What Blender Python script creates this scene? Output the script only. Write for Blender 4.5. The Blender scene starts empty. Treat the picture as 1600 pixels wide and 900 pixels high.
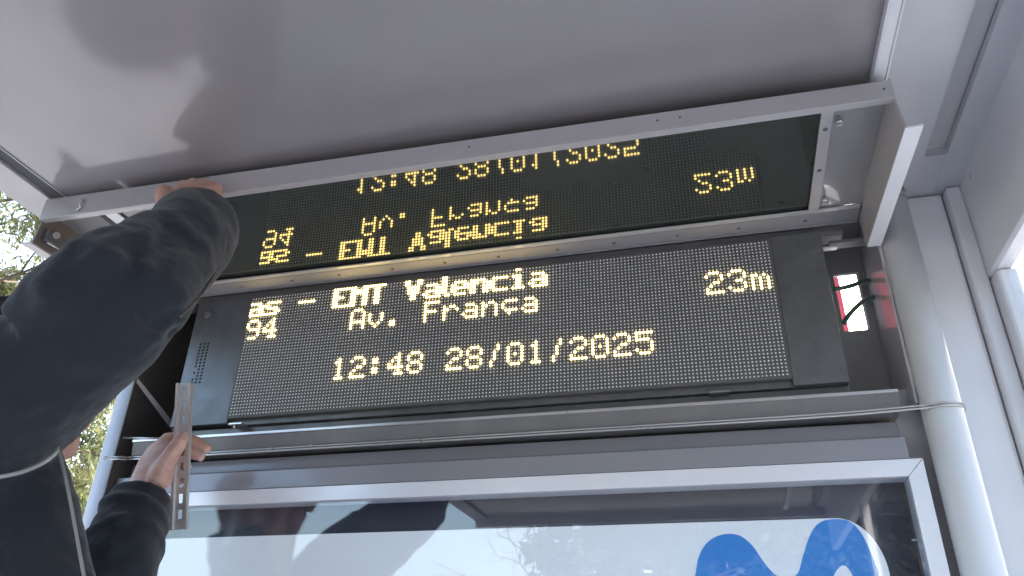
import bpy, math, random
from mathutils import Vector, Matrix, noise
random.seed(7)
scene = bpy.context.scene
col = scene.collection
R = math.radians
Z0 = 2.15                      # height of the display centre above the pavement; all builders add it

# ------------------------------------------------------------------ camera
F_PX = 1200.3
ROWS = ((0.96679004, 0.25471477, 0.02091432), (-0.10289507, 0.46283909, -0.88045021), (-0.23394364, 0.84905851, 0.47367712))
CAM = Vector((0.3598, -1.1498, -0.5600))
cd = bpy.data.cameras.new("camera"); cam = bpy.data.objects.new("camera", cd); col.objects.link(cam)
cd.sensor_width = 36.0; cd.lens = 36.0 * F_PX / 1600.0
cd.clip_start = 0.02; cd.clip_end = 2000
rx, ry, rz = [Vector(r) for r in ROWS]
m = Matrix((rx, -ry, -rz)).transposed().to_4x4()
m.translation = CAM + Vector((0, 0, Z0))
cam.matrix_world = m
scene.camera = cam

def at(px, py, axis, val):
    """a point of the place seen at photograph pixel (px, py), on the plane axis=val"""
    d = rx * ((px - 800) / F_PX) + ry * ((py - 450) / F_PX) + rz
    i = 'xyz'.index(axis)
    t = (val - CAM[i]) / d[i]
    return CAM + d * t

# ------------------------------------------------------------------ world, sun, exposure
SUN_EL, SUN_AZ = R(33), R(16)         # azimuth measured from +Y towards +X
w = bpy.data.worlds.new("World"); scene.world = w; w.use_nodes = True
nt = w.node_tree
bg = nt.nodes["Background"]
sky = nt.nodes.new("ShaderNodeTexSky"); sky.sky_type = 'NISHITA'; sky.sun_disc = False
sky.sun_elevation = SUN_EL; sky.sun_rotation = SUN_AZ
sky.air_density = 1.2; sky.dust_density = 4.0; sky.ozone_density = 1.0
nt.links.new(sky.outputs[0], bg.inputs[0]); bg.inputs[1].default_value = 0.15
sd = bpy.data.lights.new("sun", 'SUN'); so = bpy.data.objects.new("sun", sd); col.objects.link(so)
sd.energy = 3.0; sd.angle = R(0.5); sd.color = (1, .97, .92)
sv = Vector((math.sin(SUN_AZ) * math.cos(SUN_EL), math.cos(SUN_AZ) * math.cos(SUN_EL), math.sin(SUN_EL)))
so.rotation_euler = sv.to_track_quat('Z', 'Y').to_euler(); so.location = (3, 3, 8)
scene.view_settings.view_transform = 'Standard'; scene.view_settings.look = 'None'
scene.view_settings.exposure = 2.3; scene.view_settings.gamma = 1
try:
    scene.cycles.max_bounces = 10; scene.cycles.transparent_max_bounces = 16
except Exception: pass

# ------------------------------------------------------------------ materials
MATS = {}
def mat(name, base, rough=.5, metal=0., ior=1.5, coat=0., coat_rough=.05, noise_scale=0., noise_amt=.0, rough_amt=0., bump=0., bump_scale=200., emit=None, strength=0., sss=0., base2=None, sheen=0., spec=None, wear=None):
    if name in MATS: return MATS[name]
    mt = bpy.data.materials.new(name); mt.use_nodes = True
    n = mt.node_tree.nodes; l = mt.node_tree.links
    p = n["Principled BSDF"]
    p.inputs["Base Color"].default_value = (*base, 1); p.inputs["Roughness"].default_value = rough
    p.inputs["Metallic"].default_value = metal; p.inputs["IOR"].default_value = ior
    p.inputs["Coat Weight"].default_value = coat; p.inputs["Coat Roughness"].default_value = coat_rough
    if spec is not None: p.inputs["Specular IOR Level"].default_value = spec
    if sheen: p.inputs["Sheen Weight"].default_value = sheen; p.inputs["Sheen Roughness"].default_value = .4
    if sss:
        p.inputs["Subsurface Weight"].default_value = sss; p.inputs["Subsurface Radius"].default_value = (.012, .004, .002); p.inputs["Subsurface Scale"].default_value = 1.
    if emit:
        p.inputs["Emission Color"].default_value = (*emit, 1); p.inputs["Emission Strength"].default_value = strength
    tc = n.new("ShaderNodeTexCoord")
    if noise_scale:
        nz = n.new("ShaderNodeTexNoise"); nz.inputs["Scale"].default_value = noise_scale; nz.inputs["Detail"].default_value = 6; nz.inputs["Roughness"].default_value = .6
        l.new(tc.outputs["Object"], nz.inputs["Vector"])
        if noise_amt or base2:
            mx = n.new("ShaderNodeMix"); mx.data_type = 'RGBA'
            b2 = base2 or tuple(c * (1 - noise_amt) for c in base)
            mx.inputs[6].default_value = (*base, 1); mx.inputs[7].default_value = (*b2, 1)
            rp = n.new("ShaderNodeMapRange"); rp.inputs[1].default_value = .35; rp.inputs[2].default_value = .68
            l.new(nz.outputs["Fac"], rp.inputs[0]); l.new(rp.outputs[0], mx.inputs[0]); l.new(mx.outputs[2], p.inputs["Base Color"])
        if rough_amt:
            rr = n.new("ShaderNodeMapRange"); rr.inputs[1].default_value = .3; rr.inputs[2].default_value = .7
            rr.inputs[3].default_value = max(0.01, rough - rough_amt); rr.inputs[4].default_value = rough + rough_amt
            l.new(nz.outputs["Fac"], rr.inputs[0]); l.new(rr.outputs[0], p.inputs["Roughness"])
            if coat:
                rc = n.new("ShaderNodeMapRange"); rc.inputs[1].default_value = .3; rc.inputs[2].default_value = .7
                rc.inputs[3].default_value = max(0.01, coat_rough * .7); rc.inputs[4].default_value = coat_rough * 1.4
                l.new(nz.outputs["Fac"], rc.inputs[0]); l.new(rc.outputs[0], p.inputs["Coat Roughness"])
    if bump:
        nb = n.new("ShaderNodeTexNoise"); nb.inputs["Scale"].default_value = bump_scale; nb.inputs["Detail"].default_value = 4
        l.new(tc.outputs["Object"], nb.inputs["Vector"])
        bp = n.new("ShaderNodeBump"); bp.inputs["Strength"].default_value = bump; bp.inputs["Distance"].default_value = .002
        l.new(nb.outputs["Fac"], bp.inputs["Height"]); l.new(bp.outputs[0], p.inputs["Normal"])
        if coat: l.new(bp.outputs[0], p.inputs["Coat Normal"])
    MATS[name] = mt
    return mt

def glass_mat(name, ior=1.6, tint=(1, 1, 1), rough=0.0, dust=.0):
    mt = bpy.data.materials.new(name); mt.use_nodes = True
    n = mt.node_tree.nodes; l = mt.node_tree.links; n.clear()
    out = n.new("ShaderNodeOutputMaterial"); tr = n.new("ShaderNodeBsdfTransparent"); gl = n.new("ShaderNodeBsdfGlossy")
    tr.inputs[0].default_value = (*tint, 1); gl.inputs["Roughness"].default_value = rough
    fr = n.new("ShaderNodeFresnel"); ge = n.new("ShaderNodeNewGeometry")
    ex = n.new("ShaderNodeMath"); ex.operation = 'MULTIPLY_ADD'; ex.inputs[1].default_value = -2; ex.inputs[2].default_value = 1; l.new(ge.outputs["Backfacing"], ex.inputs[0])
    pw = n.new("ShaderNodeMath"); pw.operation = 'POWER'; pw.inputs[0].default_value = ior; l.new(ex.outputs[0], pw.inputs[1]); l.new(pw.outputs[0], fr.inputs[0])   # both faces reflect alike: the light is not bent inside
    mx = n.new("ShaderNodeMixShader"); l.new(fr.outputs[0], mx.inputs[0]); l.new(tr.outputs[0], mx.inputs[1]); l.new(gl.outputs[0], mx.inputs[2])
    last = mx
    if dust:
        df = n.new("ShaderNodeBsdfDiffuse"); df.inputs[0].default_value = (.6, .6, .58, 1)
        tc = n.new("ShaderNodeTexCoord"); nz = n.new("ShaderNodeTexNoise"); nz.inputs["Scale"].default_value = 260; nz.inputs["Detail"].default_value = 3
        l.new(tc.outputs["Object"], nz.inputs["Vector"])
        rg = n.new("ShaderNodeMapRange"); rg.inputs[1].default_value = .68; rg.inputs[2].default_value = .78; rg.inputs[3].default_value = dust * .25; rg.inputs[4].default_value = dust * 3
        l.new(nz.outputs["Fac"], rg.inputs[0])
        m2 = n.new("ShaderNodeMixShader"); l.new(rg.outputs[0], m2.inputs[0]); l.new(mx.outputs[0], m2.inputs[1]); l.new(df.outputs[0], m2.inputs[2]); last = m2
    l.new(last.outputs[0], out.inputs[0])
    MATS[name] = mt
    return mt

PAINT_R = mat('paint_light', (.54, .55, .59), .36, coat=.6, coat_rough=.14, noise_scale=7, noise_amt=.05, rough_amt=.05, bump=.015, bump_scale=300)
PAINT = mat('paint_grey', (.40, .385, .405), .34, coat=.6, coat_rough=.12, noise_scale=9, noise_amt=.07, rough_amt=.06, bump=.02, bump_scale=320)
SOFFIT = mat('paint_soffit', (.245, .226, .236), .45, coat=1., coat_rough=.12, ior=1.55, noise_scale=5, noise_amt=.08, rough_amt=.05, bump=.012, bump_scale=60)
PAINT_W = mat('paint_white', (.72, .725, .76), .32, coat=.5, coat_rough=.14, noise_scale=12, noise_amt=.06, rough_amt=.05, bump=.02, bump_scale=300)
PAINT_D = mat('paint_dark', (.13, .13, .135), .4, coat=.3, coat_rough=.2, noise_scale=14, noise_amt=.25, rough_amt=.1, bump=.03, bump_scale=240)
INNER = mat('cabinet_inner', (.18, .175, .18), .45, coat=.3, coat_rough=.25, noise_scale=11, noise_amt=.2, rough_amt=.1, bump=.03, bump_scale=200)
GAP = mat('gap_dark', (.035, .04, .045), .6)
CASE = mat('case_black', (.115, .118, .122), .36, ior=1.55, coat=.5, coat_rough=.3, noise_scale=30, noise_amt=.3, rough_amt=.06, bump=.08, bump_scale=700)
CASE_S = mat('case_satin', (.11, .12, .135), .38, metal=.35, coat=.4, coat_rough=.3, noise_scale=22, noise_amt=.2, rough_amt=.08, bump=.04, bump_scale=500)
BOARD = mat('led_board', (.12, .118, .11), .62, noise_scale=300, noise_amt=.3, bump=.1, bump_scale=900)
LEDOFF = mat('led_off', (.80, .82, .84), .22, coat=1., coat_rough=.05)
LEDON = mat('led_on', (.9, .8, .5), .3, emit=(1., .72, .22), strength=2.5)
STEEL = mat('steel', (.62, .62, .63), .34, metal=.85, noise_scale=25, noise_amt=.06, rough_amt=.08, bump=.05, bump_scale=400)
STEEL_D = mat('steel_dull', (.38, .38, .39), .42, metal=.9, noise_scale=60, noise_amt=.3, rough_amt=.1)
BLACK = mat('black_hole', (.006, .006, .006), .9)
POSTER = mat('poster_white', (.78, .80, .84), .45, noise_scale=3, noise_amt=.03, emit=(.86, .93, 1.), strength=.05)   # no lamp behind the sheet: faint glow added to brighten it
POSTER_E = mat('poster_edge', (.62, .62, .66), .5)
BLUE = mat('logo_blue', (.045, .22, .60), .4, noise_scale=5, noise_amt=.1, emit=(.05, .28, .75), strength=.05)  # glow added so the printed blue brightens along with the sheet
CASE_BG = mat('poster_case_back', (.07, .08, .12), .5, noise_scale=8, noise_amt=.2)
NAVY = mat('navy_fleece', (.023, .028, .039), .95, noise_scale=420, noise_amt=.22, bump=.5, bump_scale=900, sheen=.25, spec=.2)
NAVY2 = mat('navy_vest', (.014, .018, .026), .9, noise_scale=200, noise_amt=.3, bump=.4, bump_scale=800, sheen=.2, spec=.2)
PIPING = mat('piping', (.26, .265, .27), .5, bump=.2, bump_scale=900)
SKIN = mat('skin', (.58, .39, .33), .5, noise_scale=38, base2=(.46, .235, .19), sss=.12, bump=.5, bump_scale=520)
HAIR = mat('hair', (.018, .012, .009), .7, noise_scale=300, noise_amt=.5, bump=.6, bump_scale=600)
TROUSER = mat('trousers', (.03, .033, .04), .9, noise_scale=150, noise_amt=.3, bump=.3)
RUBBER = mat('rubber', (.02, .02, .02), .7)
GREENW = mat('green_sleeving', (.10, .17, .14), .5, noise_scale=90, noise_amt=.3)
REDP = mat('red_panel', (.62, .05, .06), .4, noise_scale=8, noise_amt=.15)
LIDGLASS = mat('lid_glass', (.040, .047, .042), .03, ior=1.62, coat=.3, coat_rough=.01, noise_scale=5, noise_amt=.2)
PGLASS = glass_mat('poster_glass', 1.75, (.96, .98, 1.), 0., .012)
SGLASS = glass_mat('side_glass', 1.25, (.97, .98, .99), 0., .03)

# ------------------------------------------------------------------ mesh builders
class MB:
    def __init__(s): s.v = []; s.f = []; s.sm = []
    def add(s, vs, fs, smooth=False):
        o = len(s.v); s.v += [Vector(p) for p in vs]
        for f in fs: s.f.append([i + o for i in f]); s.sm.append(smooth)
        return s
    def box(s, x0, x1, y0, y1, z0, z1, M=None):
        vs = [Vector((x, y, z)) for x in (x0, x1) for y in (y0, y1) for z in (z0, z1)]
        if M is not None: vs = [M @ v for v in vs]
        return s.add(vs, [(0, 1, 3, 2), (4, 6, 7, 5), (0, 4, 5, 1), (2, 3, 7, 6), (0, 2, 6, 4), (1, 5, 7, 3)])
    def hexa(s, a, b):   # two matching quads (4 points each) -> solid
        vs = list(a) + list(b)
        return s.add(vs, [(3, 2, 1, 0), (4, 5, 6, 7), (0, 1, 5, 4), (1, 2, 6, 5), (2, 3, 7, 6), (3, 0, 4, 7)])
    def prism(s, poly, ax, a, b):   # polygon of 2-tuples in the plane normal to ax, from a to b
        def P(p, t):
            return {'x': (t, p[0], p[1]), 'y': (p[0], t, p[1]), 'z': (p[0], p[1], t)}[ax]
        n = len(poly)
        vs = [P(p, a) for p in poly] + [P(p, b) for p in poly]
        fs = [list(range(n))[::-1], list(range(n, 2 * n))] + [(i, (i + 1) % n, n + (i + 1) % n, n + i) for i in range(n)]
        return s.add(vs, fs)
    def tube(s, pts, rad, n=10, cap=True, flat=None, smooth=True, up=None):
        pts = [Vector(p) for p in pts]; N = len(pts)
        rad = rad if isinstance(rad, (list, tuple)) else [rad] * N
        o = len(s.v); prev = None
        for i, p in enumerate(pts):
            t = (pts[min(i + 1, N - 1)] - pts[max(i - 1, 0)]).normalized()
            if prev is None:
                u = Vector(up) if up is not None else Vector((0, 0, 1))
                if abs(t.dot(u)) > .95: u = Vector((1, 0, 0))
            else: u = prev
            a = (u - t * u.dot(t)).normalized(); prev = a; b = t.cross(a)
            r = rad[i]; ra, rb = (r if isinstance(r, tuple) else (r, r))
            for k in range(n):
                q = 2 * math.pi * k / n
                s.v.append(p + a * (math.cos(q) * ra) + b * (math.sin(q) * rb))
        for i in range(N - 1):
            for k in range(n):
                k2 = (k + 1) % n
                s.f.append([o + i * n + k, o + i * n + k2, o + (i + 1) * n + k2, o + (i + 1) * n + k]); s.sm.append(smooth)
        if cap:
            s.f.append([o + k for k in range(n)][::-1]); s.sm.append(False)
            s.f.append([o + (N - 1) * n + k for k in range(n)]); s.sm.append(False)
        return s
    def ball(s, c, r, n=12, m_=8, M=None):
        c = Vector(c); rr = r if isinstance(r, (tuple, list)) else (r, r, r); o = len(s.v)
        for i in range(m_ + 1):
            th = math.pi * i / m_
            for k in range(n):
                ph = 2 * math.pi * k / n
                v = Vector((math.sin(th) * math.cos(ph) * rr[0], math.sin(th) * math.sin(ph) * rr[1], math.cos(th) * rr[2]))
                if M is not None: v = M @ v
                s.v.append(c + v)
        for i in range(m_):
            for k in range(n):
                k2 = (k + 1) % n
                s.f.append([o + i * n + k, o + (i + 1) * n + k, o + (i + 1) * n + k2, o + i * n + k2]); s.sm.append(True)
        return s
    def build(s, name, m_=None, parent=None, bevel=0, local=False):
        me = bpy.data.meshes.new(name)
        off = Vector((0, 0, 0)) if local else Vector((0, 0, Z0))
        base = Vector((0, 0, 0))
        if parent is not None and not local: base = root_loc(parent)
        me.from_pydata([tuple(v + off - base) for v in s.v], [], s.f)
        me.polygons.foreach_set('use_smooth', s.sm)
        me.validate(); me.update()
        if m_: me.materials.append(m_)
        o = bpy.data.objects.new(name, me); col.objects.link(o)
        if parent is not None: o.parent = parent
        if bevel:
            b = o.modifiers.new('bevel', 'BEVEL'); b.width = bevel; b.segments = 2; b.limit_method = 'ANGLE'; b.angle_limit = R(40)
        return o
def root_loc(o):
    v = Vector(o.location)
    while o.parent is not None: o = o.parent; v += o.location
    return v
def tag(o, label=None, cat=None, group=None, kind=None):
    if label: o['label'] = label
    if cat: o['category'] = cat
    if group: o['group'] = group
    if kind: o['kind'] = kind
    return o
def thing(name, loc, label, cat, group=None):
    o = bpy.data.objects.new(name, None); col.objects.link(o); o.location = loc; o.empty_display_size = .1
    return tag(o, label, cat, group)
def part(name, mb, m_, parent, bevel=0): return mb.build(name, m_, parent, bevel)
def inst(o, loc, rot=None, scale=None):
    c = o.copy(); col.objects.link(c); c.parent = o.parent; c.location = loc
    if rot: c.rotation_euler = rot
    if scale: c.scale = scale
    return c

# ================================================================== SETTING
# ground, road and kerb
g = MB()
N = 24
gv = []; ext = 900
g.add([(-ext, -ext, -Z0 - .02), (ext, -ext, -Z0 - .02), (ext, ext, -Z0 - .02), (-ext, ext, -Z0 - .02)], [(0, 1, 2, 3)])
tag(g.build('ground', mat('ground_m', (.22, .22, .22), .95, noise_scale=.4, base2=(.28, .28, .27))), kind='structure')
g = MB(); g.box(-40, 40, -3.4, 4.5, -Z0 - .3, -Z0)
tag(g.build('pavement', mat('paving_m', (.37, .375, .39), .85, noise_scale=2.2, noise_amt=.25, bump=.3, bump_scale=40)), kind='structure')
g = MB(); g.box(-60, 60, -12.5, -3.4, -Z0 - .25, -Z0 - .012)
tag(g.build('road', mat('asphalt_m', (.055, .055, .058), .9, noise_scale=3, noise_amt=.2, bump=.5, bump_scale=60)), kind='structure')
for y0 in (-3.52, ):
    g = MB(); g.box(-40, 40, y0, y0 + .12, -Z0 - .2, -Z0 + .004)
    tag(g.build('kerb', mat('kerb_m', (.42, .41, .39), .8, noise_scale=6, noise_amt=.2)), kind='structure')
g = MB(); g.box(-60, 60, -26, -12.5, -Z0 - .25, -Z0 + .1)
tag(g.build('far_pavement', MATS['paving_m']), kind='structure')

# ================================================================== BUS SHELTER
sh = thing('bus_shelter', (0, .06, 0), 'grey metal bus shelter with glossy painted ceiling and round corner posts', 'bus shelter')
ZS = .18
YB, YF = .16, -2.35
p = MB(); p.box(-.662, .609, YF + .05, YB, ZS, ZS + .012); part('ceiling_panel', p, SOFFIT, sh)
p = MB(); p.box(-.6895, -.6645, YF + .05, YB, ZS + .0015, ZS + .04); part('ceiling_gap', p, GAP, sh)
p = MB(); p.box(-.6642, -.6622, YF + .05, YB, ZS - .002, ZS + .03); part('trim_strip', p, PAINT, sh)
p = MB(); p.prism([(-.757, ZS + .075), (-.755, ZS - .002), (-.752, ZS - .006), (-.692, ZS - .003), (-.690, ZS + .03), (-.690, ZS + .075)], 'y', YF, YB); part('side_beam', p, PAINT, sh, .0015)
p = MB(); p.box(.6092, .6112, YF + .05, -.29, ZS - .012, ZS + .01)
p.box(.6112, .625, YF + .05, -.29, ZS - .012, ZS - .0095); p.box(.625, .6275, YF + .05, -.29, ZS - .014, ZS + .002); part('trim_strip', p, PAINT_W, sh, .0005)
p = MB(); p.box(.6276, .712, YF + .05, YB, ZS, ZS + .012); part('ceiling_panel', p, PAINT_R, sh)
p = MB(); p.box(.712, .744, YF + .05, -.092, ZS + .014, ZS + .02); p.box(.7118, .7125, YF + .05, -.092, ZS, ZS + .016); part('ceiling_groove', p, mat('groove', (.50, .50, .53), .4, coat=.3, coat_rough=.2), sh)
p = MB(); p.box(.744, .781, YF + .05, YB, ZS, ZS + .012); p.box(.7125, .744, -.092, YB, ZS + .0005, ZS + .012); part('ceiling_panel', p, PAINT_R, sh)
p = MB(); p.prism([(.781, .016), (.786, .012), (.806, .012), (.812, .02), (.812, ZS + .075), (.781, ZS + .075)], 'y', YF, YB + .02); part('side_beam', p, PAINT_W, sh, .0015)
p = MB(); p.box(-.757, .812, YF, YB + .02, ZS + .076, ZS + .10); part('roof_sheet', p, PAINT, sh, .003)
p = MB(); p.box(-.757, .812, YF - .03, YF, ZS - .03, ZS + .12); part('front_fascia', p, PAINT, sh, .004)
# posts
def tubepart(name, x, y, r, z0, z1, m_, n=40):
    p = MB(); p.tube([(x, y, z0), (x, y, z1)], r, n); return part(name, p, m_, sh)
TUBE = mat('paint_tube', (.86, .87, .89), .5, spec=.3, coat=.35, coat_rough=.30, noise_scale=9, noise_amt=.05)
tubepart('round_post', .6735, .0, .0265, -Z0, ZS - .012, TUBE)
tubepart('round_post', -.7290, .032, .0265, -Z0, ZS - .004, PAINT_W)
p = MB(); p.tube([(.6735, 0, ZS - .014), (.6735, 0, ZS - .0005)], .0285, 32); part('post_collar', p, PAINT, sh)
p = MB(); p.box(.686, .757, .012, .09, -Z0, ZS - .001); part('flat_post', p, mat('paint_post', (.76, .77, .81), .35, coat=.6, coat_rough=.15, noise_scale=9, noise_amt=.06, rough_amt=.05), sh, .006)
p = MB(); p.box(.7585, .7815, -.004, .09, -Z0, ZS - .001); part('corner_post', p, PAINT_W, sh, .004)
p = MB(); p.box(.783, .812, -.03, .09, -Z0, .0115); part('edge_post', p, PAINT_W, sh, .005)
p = MB(); p.box(.794, .800, -1.5, -.031, -1.9, .012); part('side_glass', p, SGLASS, sh)
p = MB(); p.box(.785, .81, -1.55, -1.5, -Z0, ZS); part('side_post', p, PAINT_W, sh, .004)
p = MB(); p.box(-.70, .690, .092, .098, -Z0, -.186); part('back_wall', p, PAINT, sh)
p = MB(); p.box(.6185, .690, .036, .040, -Z0, -.140); part('side_filler', p, PAINT, sh)
p = MB(); p.box(.6465, .690, .05, .054, -.1855, ZS - .001); part('side_filler', p, PAINT, sh)
# cross members below the display cabinet
p = MB()
p.prism([(-.004, -.254), (.0, -.222), (.026, -.214), (.03, -.1905), (.06, -.1905), (.06, -.254)], 'x', -.684, .618)
part('cross_beam', p, mat('paint_beam', (.27, .27, .30), .35, coat=1., coat_rough=.13, ior=1.6), sh, .0012)

# ================================================================== DISPLAY CABINET
cb = thing('display_cabinet', (0, .08, Z0 - .19), 'open grey metal cabinet under the shelter roof holding the lit timetable display', 'cabinet')
hx0, hx1, hz0, hz1 = .590, .630, -.002, .106
Yb = .12
p = MB()
for (a, b, c, d) in ((-.684, hx0, -.18, .168), (hx0, hx1, -.18, hz0), (hx0, hx1, hz1, .168), (hx1, .6435, -.18, .168)):
    p.box(a, b, Yb, Yb + .004, c, d)
part('back_plate', p, mat('back_plate_m', (.30, .295, .31), .45, coat=.3, coat_rough=.25, noise_scale=11, noise_amt=.15), cb)
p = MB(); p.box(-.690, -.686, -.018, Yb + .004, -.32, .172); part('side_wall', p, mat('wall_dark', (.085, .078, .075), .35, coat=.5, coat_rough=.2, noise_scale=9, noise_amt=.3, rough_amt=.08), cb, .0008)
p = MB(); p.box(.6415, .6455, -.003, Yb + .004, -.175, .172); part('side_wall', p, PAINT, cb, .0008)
p = MB(); p.box(-.684, .6415, .010, Yb + .004, .168, .172); part('top_plate', p, INNER, cb)
p = MB(); p.prism([(-.004, -.158), (-.004, -.155), (Yb, -.155), (Yb, -.185), (.006, -.185), (.0, -.181)], 'x', -.667, .622)
part('bottom_shelf', p, INNER, cb, .0006)
p = MB(); p.box(-.667, .622, -.0065, -.004, -.1585, -.1535); part('shelf_edge', p, STEEL, cb, .0005)
p = MB(); p.box(-.684, .60, .012, .05, .128, .1415); part('inner_rail', p, PAINT_D, cb, .001)
p = MB(); p.box(.575, .64, .02, .04, .112, .118); part('hinge_bracket', p, INNER, cb, .001)
p = MB(); p.box(.560, .586, .012, .022, .100, .104); part('hinge_bracket', p, STEEL, cb, .001)
a0 = at(212, 593, 'y', -.016); a1 = at(270, 668, 'y', .06)
p = MB(); p.hexa([(a0.x, -.016, a0.z - .003), (a0.x, -.016, a0.z + .003), (a0.x + .002, -.012, a0.z + .003), (a0.x + .002, -.012, a0.z - .003)], [(a1.x, .06, a1.z - .006), (a1.x, .06, a1.z + .006), (a1.x + .002, .064, a1.z + .006), (a1.x + .002, .064, a1.z - .006)]); part('brace', p, PAINT, cb)
p = MB(); p.tube([(-.69, -.01, -.150), (-.60, -.006, -.155)], .0018, 8); part('support_pin', p, STEEL, cb)
# rim of the opening in the back plate
p = MB(); p.box(hx0, hx1, Yb - .003, Yb, hz1 - .004, hz1); p.box(hx1 - .004, hx1, Yb - .003, Yb, hz0, hz1 - .004); part('opening_rim', p, PAINT_W, cb)

# lid, swung up flat under the ceiling
lid = MB(); 
ZL = .145
def LZ(x): return -.010 * (x) / .69       # the lid sits slightly askew
gp = MB(); gp.hexa([(-.56, -.30, ZL + LZ(-.56)), (.545, -.30, ZL + LZ(.545)), (.545, -.035, ZL + LZ(.545)), (-.56, -.035, ZL + LZ(-.56))],
                   [(-.56, -.30, ZL + .004), (.545, -.30, ZL + .004 - .006), (.545, -.035, ZL + .004 - .006), (-.56, -.035, ZL + .004)])
frame = MB()
frame.hexa([(-.692, -.3155, .172), (.626, -.3155, .150), (.626, -.3125, .150), (-.692, -.3125, .172)],
           [(-.692, -.3155, .131), (.626, -.3155, .1215), (.626, -.3125, .1215), (-.692, -.3125, .131)])
lf = part('lid', frame, PAINT, cb, .0008)
# mirror-flat glass pane exactly level
PZ = lambda x, y: .15 + .0191 * y - .0016 * x
cs = [(-.562, -.305), (.5435, -.305), (.5435, -.033), (-.562, -.033)]
def PZB(x, y): return PZ(x, y) - (.085 * (-.205 - y) ** 2 if y < -.205 else 0)      # the sheet bows a little towards its front edge
gp = MB(); NS = 40; gv = []; gf = []
for i in range(NS + 1):
    y = -.033 + (-.308 + .033) * i / NS
    for x in (-.562, .5435): gv.append((x, y, PZB(x, y)))
    if i: gf.append((2 * i - 2, 2 * i, 2 * i + 1, 2 * i - 1))
gp.add(gv, gf, True)
gp.hexa([(x, y, PZB(x, y) + .003) for x, y in cs], [(x, y, PZB(x, y) + .005) for x, y in cs]); part('glass_pane', gp, LIDGLASS, lf)
p = MB(); p.hexa([(-.690, -.3124, .1312), (.625, -.3124, .1217), (.625, -.3035, .1217), (-.690, -.3035, .1312)], [(-.690, -.3124, .1325), (.625, -.3124, .123), (.625, -.3035, .123), (-.690, -.3035, .1325)]); part('lip_flange', p, PAINT, lf)
p = MB(); p.box(-.684, .622, -.0305, .0045, ZL - .004, ZL - .001); p.box(-.684, .622, .0045, .0065, ZL - .006, ZL + .02); part('rear_bar', p, mat('paint_matt', (.27, .265, .28), .6, noise_scale=9, noise_amt=.1, spec=.3), lf, .0006)
p = MB(); p.box(-.684, .622, -.0405, -.0310, ZL - .0032, ZL - .0005); part('pane_bead', p, mat('bead', (.40, .40, .41), .3, coat=.5, coat_rough=.08, spec=.4), lf, .0006)
p = MB(); p.box(.5435, .5595, -.2995, -.04, ZL - .004, ZL - .001); part('side_bar', p, PAINT, lf, .0005)
p = MB(); p.box(-.585, -.562, -.2995, -.04, ZL - .004, ZL - .001); part('side_bar', p, PAINT_W, lf, .0005)
p = MB(); p.box(.5595, .624, -.2995, -.04, ZL + .001, ZL + .003); part('lid_skin', p, mat('lid_skin_m', (.30, .30, .31), .25, coat=1, coat_rough=.06, noise_scale=8, noise_amt=.06, rough_amt=.05), lf)
p = MB(); p.box(-.607, -.585, -.2995, -.04, ZL + .004, ZL + .006); part('slot', p, GAP, lf)
p = MB(); p.box(-.690, -.607, -.2995, -.04, ZL + .006, ZL + .008); part('lid_skin', p, MATS['lid_skin_m'], lf)
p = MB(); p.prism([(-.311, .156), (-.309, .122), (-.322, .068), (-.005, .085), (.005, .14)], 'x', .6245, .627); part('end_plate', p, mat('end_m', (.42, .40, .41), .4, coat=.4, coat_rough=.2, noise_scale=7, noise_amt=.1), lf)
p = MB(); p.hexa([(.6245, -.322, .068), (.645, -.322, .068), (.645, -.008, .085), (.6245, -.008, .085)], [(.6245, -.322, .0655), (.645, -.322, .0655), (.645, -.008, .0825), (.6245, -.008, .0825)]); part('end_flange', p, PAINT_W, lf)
p = MB(); p.prism([(-.3125, .170), (-.309, .135), (-.313, .088), (-.005, .092), (.005, .15)], 'x', -.6925, -.690); part('end_plate', p, mat('end_m2', (.17, .14, .125), .4, coat=.4, coat_rough=.2, noise_scale=7, noise_amt=.15), lf)  # same paint as the right end; its brownish reflection is put into the colour
p = MB(); p.hexa([(-.708, -.316, .088), (-.690, -.316, .088), (-.690, -.008, .093), (-.708, -.008, .093)], [(-.708, -.316, .085), (-.690, -.316, .085), (-.690, -.008, .090), (-.708, -.008, .090)]); part('end_flange', p, PAINT, lf)
# screws along the rear bar, shared mesh
sc = MB(); sc.tube([(0, 0, 0), (0, 0, -.0012), (0, 0, -.002)], [.0032, .0032, .0016], 10)
sc0 = sc.build('screw', PAINT_D, None, local=True); sc0.parent = lf
base = root_loc(lf)
spots = [(-.60 + i * .104 + random.uniform(-.004, .004), -.014, ZL - .004) for i in range(12)] + [(.5515, -.045 - .2, ZL - .004), (.5515, -.15, ZL - .004)]
for i, q in enumerate(spots):
    L = Vector(q) + Vector((0, 0, Z0)) - base
    if i == 0: sc0.location = L
    else: inst(sc0, L)
scf = MB(); scf.tube([(0, 0, 0), (0, -.0006, 0), (0, -.001, 0)], [.0018, .0018, .0008], 10)
sf0 = scf.build('screw', PAINT_D, None, local=True); sf0.parent = lf
for i, x in enumerate((.06, .33, .36, .615)):
    L = Vector((x, -.3155, .151 - .0166 * x - .004)) + Vector((0, 0, Z0)) - base
    if i == 0: sf0.location = L
    else: inst(sf0, L)
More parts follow.
